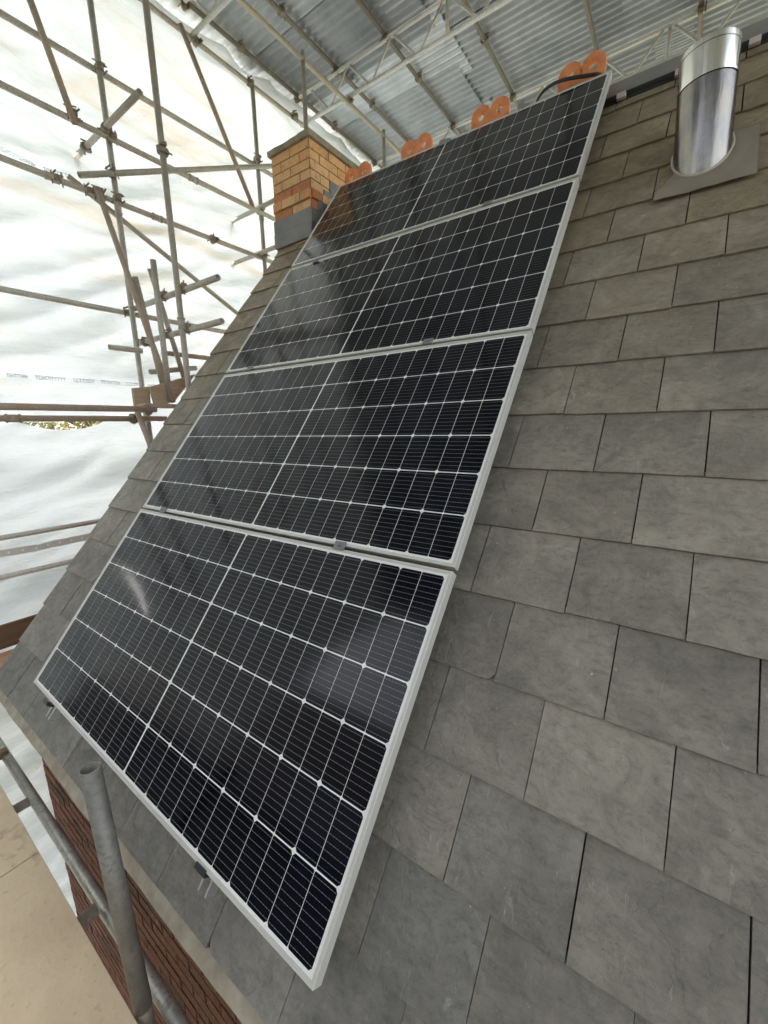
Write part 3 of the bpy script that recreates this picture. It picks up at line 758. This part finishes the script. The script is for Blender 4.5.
# ------------------------------------------------------------------ temporary tin roof
tr = empty('temporary_roof', (1, 4, 5.0)); tag(tr, 'temporary corrugated tin roof on ladder beams and scaffold tubes over the house', 'roof')
ZP = 1.2655+4.28
PX = [2.5926+r_*4.28 for r_ in (-1.077, -.914, -.743, -.538, -.300, -.07, .16, .39)]
tub(tr, 'eaves_tube', (-1.90, -3.9, 5.15), (-1.90, 9, 5.15), cps=[((-1.88, 2.62, 5.14), X), ((-1.88, 1.54, 5.14), X), ((-1.88, 3.286, 5.14), Z), ((-1.86, 3.95, 5.14), Z)])
for x in PX:
    cp = [((x, yy, ZP-.04), X) for yy in (2.62, 4.16, 5.87)]+[((x, yy, ZP), Z) for yy in (3.3, 4.9)]
    tub(tr, 'purlin', (x, -3.9, ZP), (x, 9, ZP), M_PURL, cps=cp)
tub(tr, 'hanger_tube', (-1.14, -3.9, 5.115), (-1.14, 5.6, 5.115), cps=[((-1.14, 4.15, 5.14), X), ((-1.14, 2.58, 5.14), X)])
tub(tr, 'post', (-1.14, 3.40, -5.2), (-1.14, 3.40, 5.19)); tub(tr, 'post', (-1.14, 4.9, -5.2), (-1.14, 4.9, 5.19))
def ladder(yc, x0, x1, zl, zu, off, z1=None):
    bmr = empty('ladder_beam', ((x0+x1)/2, yc, zl)); bmr.parent = tr; bmr.matrix_parent_inverse = Matrix.Translation(tr.location).inverted()
    def L2(name, bm):
        o = link(name, bm, M_ALU); o.parent = bmr
        o.matrix_parent_inverse = Matrix.Translation(bmr.location).inverted()
    for z in (zl, zu):
        bm = bmesh.new(); tube(bm, (x0, yc, z), (x1, yc, z), .022, 14); L2('chord', bm)
    x = x0+off; bm = bmesh.new(); k = 0
    while x < x1-.45:
        if k % 2 == 0: tube(bm, (x, yc, zu), (x+.30, yc, zl), .014, 8, False)
        else: tube(bm, (x+.02, yc, zl), (x+.30, yc, zu), .014, 8, False)
        x += .32; k += 1
        if k % 6 == 0: tube(bm, (x+.03, yc, zl), (x+.03, yc, zu), .019, 10, False); x += .06
    L2('web', bm)
ladder(2.585, -1.95, 6, 1.2655+3.9, 1.2655+4.22, .1)
ladder(4.145, -1.95, 6, 1.2655+3.9, 1.2655+4.22, .2)
ladder(5.87, -1.95, 6, 1.2655+3.9, 1.2655+4.22, .05)
ladder(7.5, -1.95, 6, 1.2655+3.9, 1.2655+4.22, .05)
def corrugated(x0, x1, yc, z, wd, tilt=0.0, rx=0.0):
    bm = bmesh.new(); pitch = .095; amp = .016; n = int(wd/pitch*8)
    A = []
    for xx in (0, 1):
        row = []
        for k in range(n+1):
            y = -wd/2+wd*k/n
            row.append(bm.verts.new((x0+(x1-x0)*xx, yc+y, z+amp*math.sin(2*math.pi*y/pitch)+tilt*y+rx*xx)))
        A.append(row)
    for k in range(n): bm.faces.new((A[0][k], A[0][k+1], A[1][k+1], A[1][k])).smooth = True
    link('corrugated_sheet', bm, M_TIN, tr)
ZS = ZP+.045
rows = [(-2.5, -.35), (-.55, 1.9), (1.7, 4.2), (4.0, 6.3)]
yc0 = -3.6; i = 0
while yc0 < 9.4:
    for j, (a, b) in enumerate(rows):
        o = random.uniform(-.15, .15) + (.18 if i % 2 else 0)
        corrugated(a+o-.12, b+o+.22, yc0+(j % 2)*.33, ZS+.014*((i+j) % 2)+.026*(j % 2)+random.uniform(0, .004), .92, random.uniform(-.004, .004), random.uniform(-.01, .01))
    yc0 += .76; i += 1

# ------------------------------------------------------------------ added dark house, out of view, keeps sky out of the panel reflections
opp = empty('added_dark_house', (0, -11, -5.2)); tag(opp, 'added dark grey house across the street, out of view, there to darken reflections in the lower panels', 'house')
bm = bmesh.new(); lay = tone_layer(bm)
for x0, x1 in ((-22, 16),):
    bx(bm, (x0, -18, -5.2), (x1, -10, 3.2))
paint(bm.faces, lay, (.95, 0, 0, 1)); link('front_wall', bm, NM('added_house_grey', (.07, .07, .078), .9).m, opp)
bm = bmesh.new(); quad(bm, [(-22.3, -9.6, 3.1), (16.3, -9.6, 3.1), (16.3, -14, 9.5), (-22.3, -14, 9.5)]); quad(bm, [(-22.3, -18.4, 3.1), (16.3, -18.4, 3.1), (16.3, -14, 9.5), (-22.3, -14, 9.5)])
link('roof', bm, M_DARK, opp)
for k in range(9):
    for z in (-3.9, -1.3):
        bm = bmesh.new(); bx(bm, (-20.5+k*4, -10.04, z), (-19.3+k*4, -9.985, z+1.4)); link('window', bm, M_CLAMP, opp)

# ------------------------------------------------------------------ autumn tree beyond the gap in the sheeting
def tree(x, y, h, rad, lab, seed):
    rnd = random.Random(seed)
    root = empty('tree', (x, y, -5.2)); tag(root, lab, 'tree', None)
    bm = bmesh.new()
    def limb(a, b, r0, r1):
        d = (b-a).normalized(); xx = d.orthogonal().normalized(); yy = d.cross(xx)
        A, B = [[bm.verts.new(p+(xx*math.cos(k*math.pi/3)+yy*math.sin(k*math.pi/3))*rr) for k in range(6)] for p, rr in ((a, r0), (b, r1))]
        for k in range(6): bm.faces.new((A[k], A[(k+1) % 6], B[(k+1) % 6], B[k]))
    top = Vector((x, y, -5.2+h)); limb(Vector((x, y, -5.2)), top, .16, .04); tips = []
    for k in range(26):
        t = .35+.6*rnd.random(); a = Vector((x, y, -5.2+h*t)); an = rnd.random()*6.28
        b = a+Vector((math.cos(an), math.sin(an), .35+.5*rnd.random()))*rad*(1.1-t*.6)*rnd.uniform(.6, 1); limb(a, b, .05, .01); tips += [a.lerp(b, q) for q in (.5, .75, 1)]
    link('trunk', bm, M_BARK, root)
    bm = bmesh.new(); lay = tone_layer(bm)
    for p in tips:
        ct_ = rnd.random()
        for q in range(70):
            c = p+Vector((rnd.gauss(0, .24), rnd.gauss(0, .24), rnd.gauss(0, .24))); s = rnd.uniform(.03, .06)
            nrm = Vector((rnd.gauss(0, 1), rnd.gauss(0, 1), rnd.gauss(0, 1))).normalized(); a = nrm.orthogonal().normalized()*s; b = nrm.cross(a)*.6
            f = quad(bm, [c-a, c-b, c+a, c+b]); tn = min(1, max(0, ct_*.6+rnd.random()*.5)); paint([f], lay, (tn, tn, tn, 1))
    link('crown', bm, M_LEAF, root)
tree(-6.2, .6, 7.4, 1.9, 'yellow green autumn tree outside, seen left in the gap between the two white sheets', 3)
tree(-7.6, 3.2, 8.0, 2.2, 'yellow green autumn tree outside, seen right in the gap between the two white sheets', 5)
tree(-11.5, 3.6, 9.5, 2.8, 'taller tree further off beyond the gap in the white sheeting', 8)
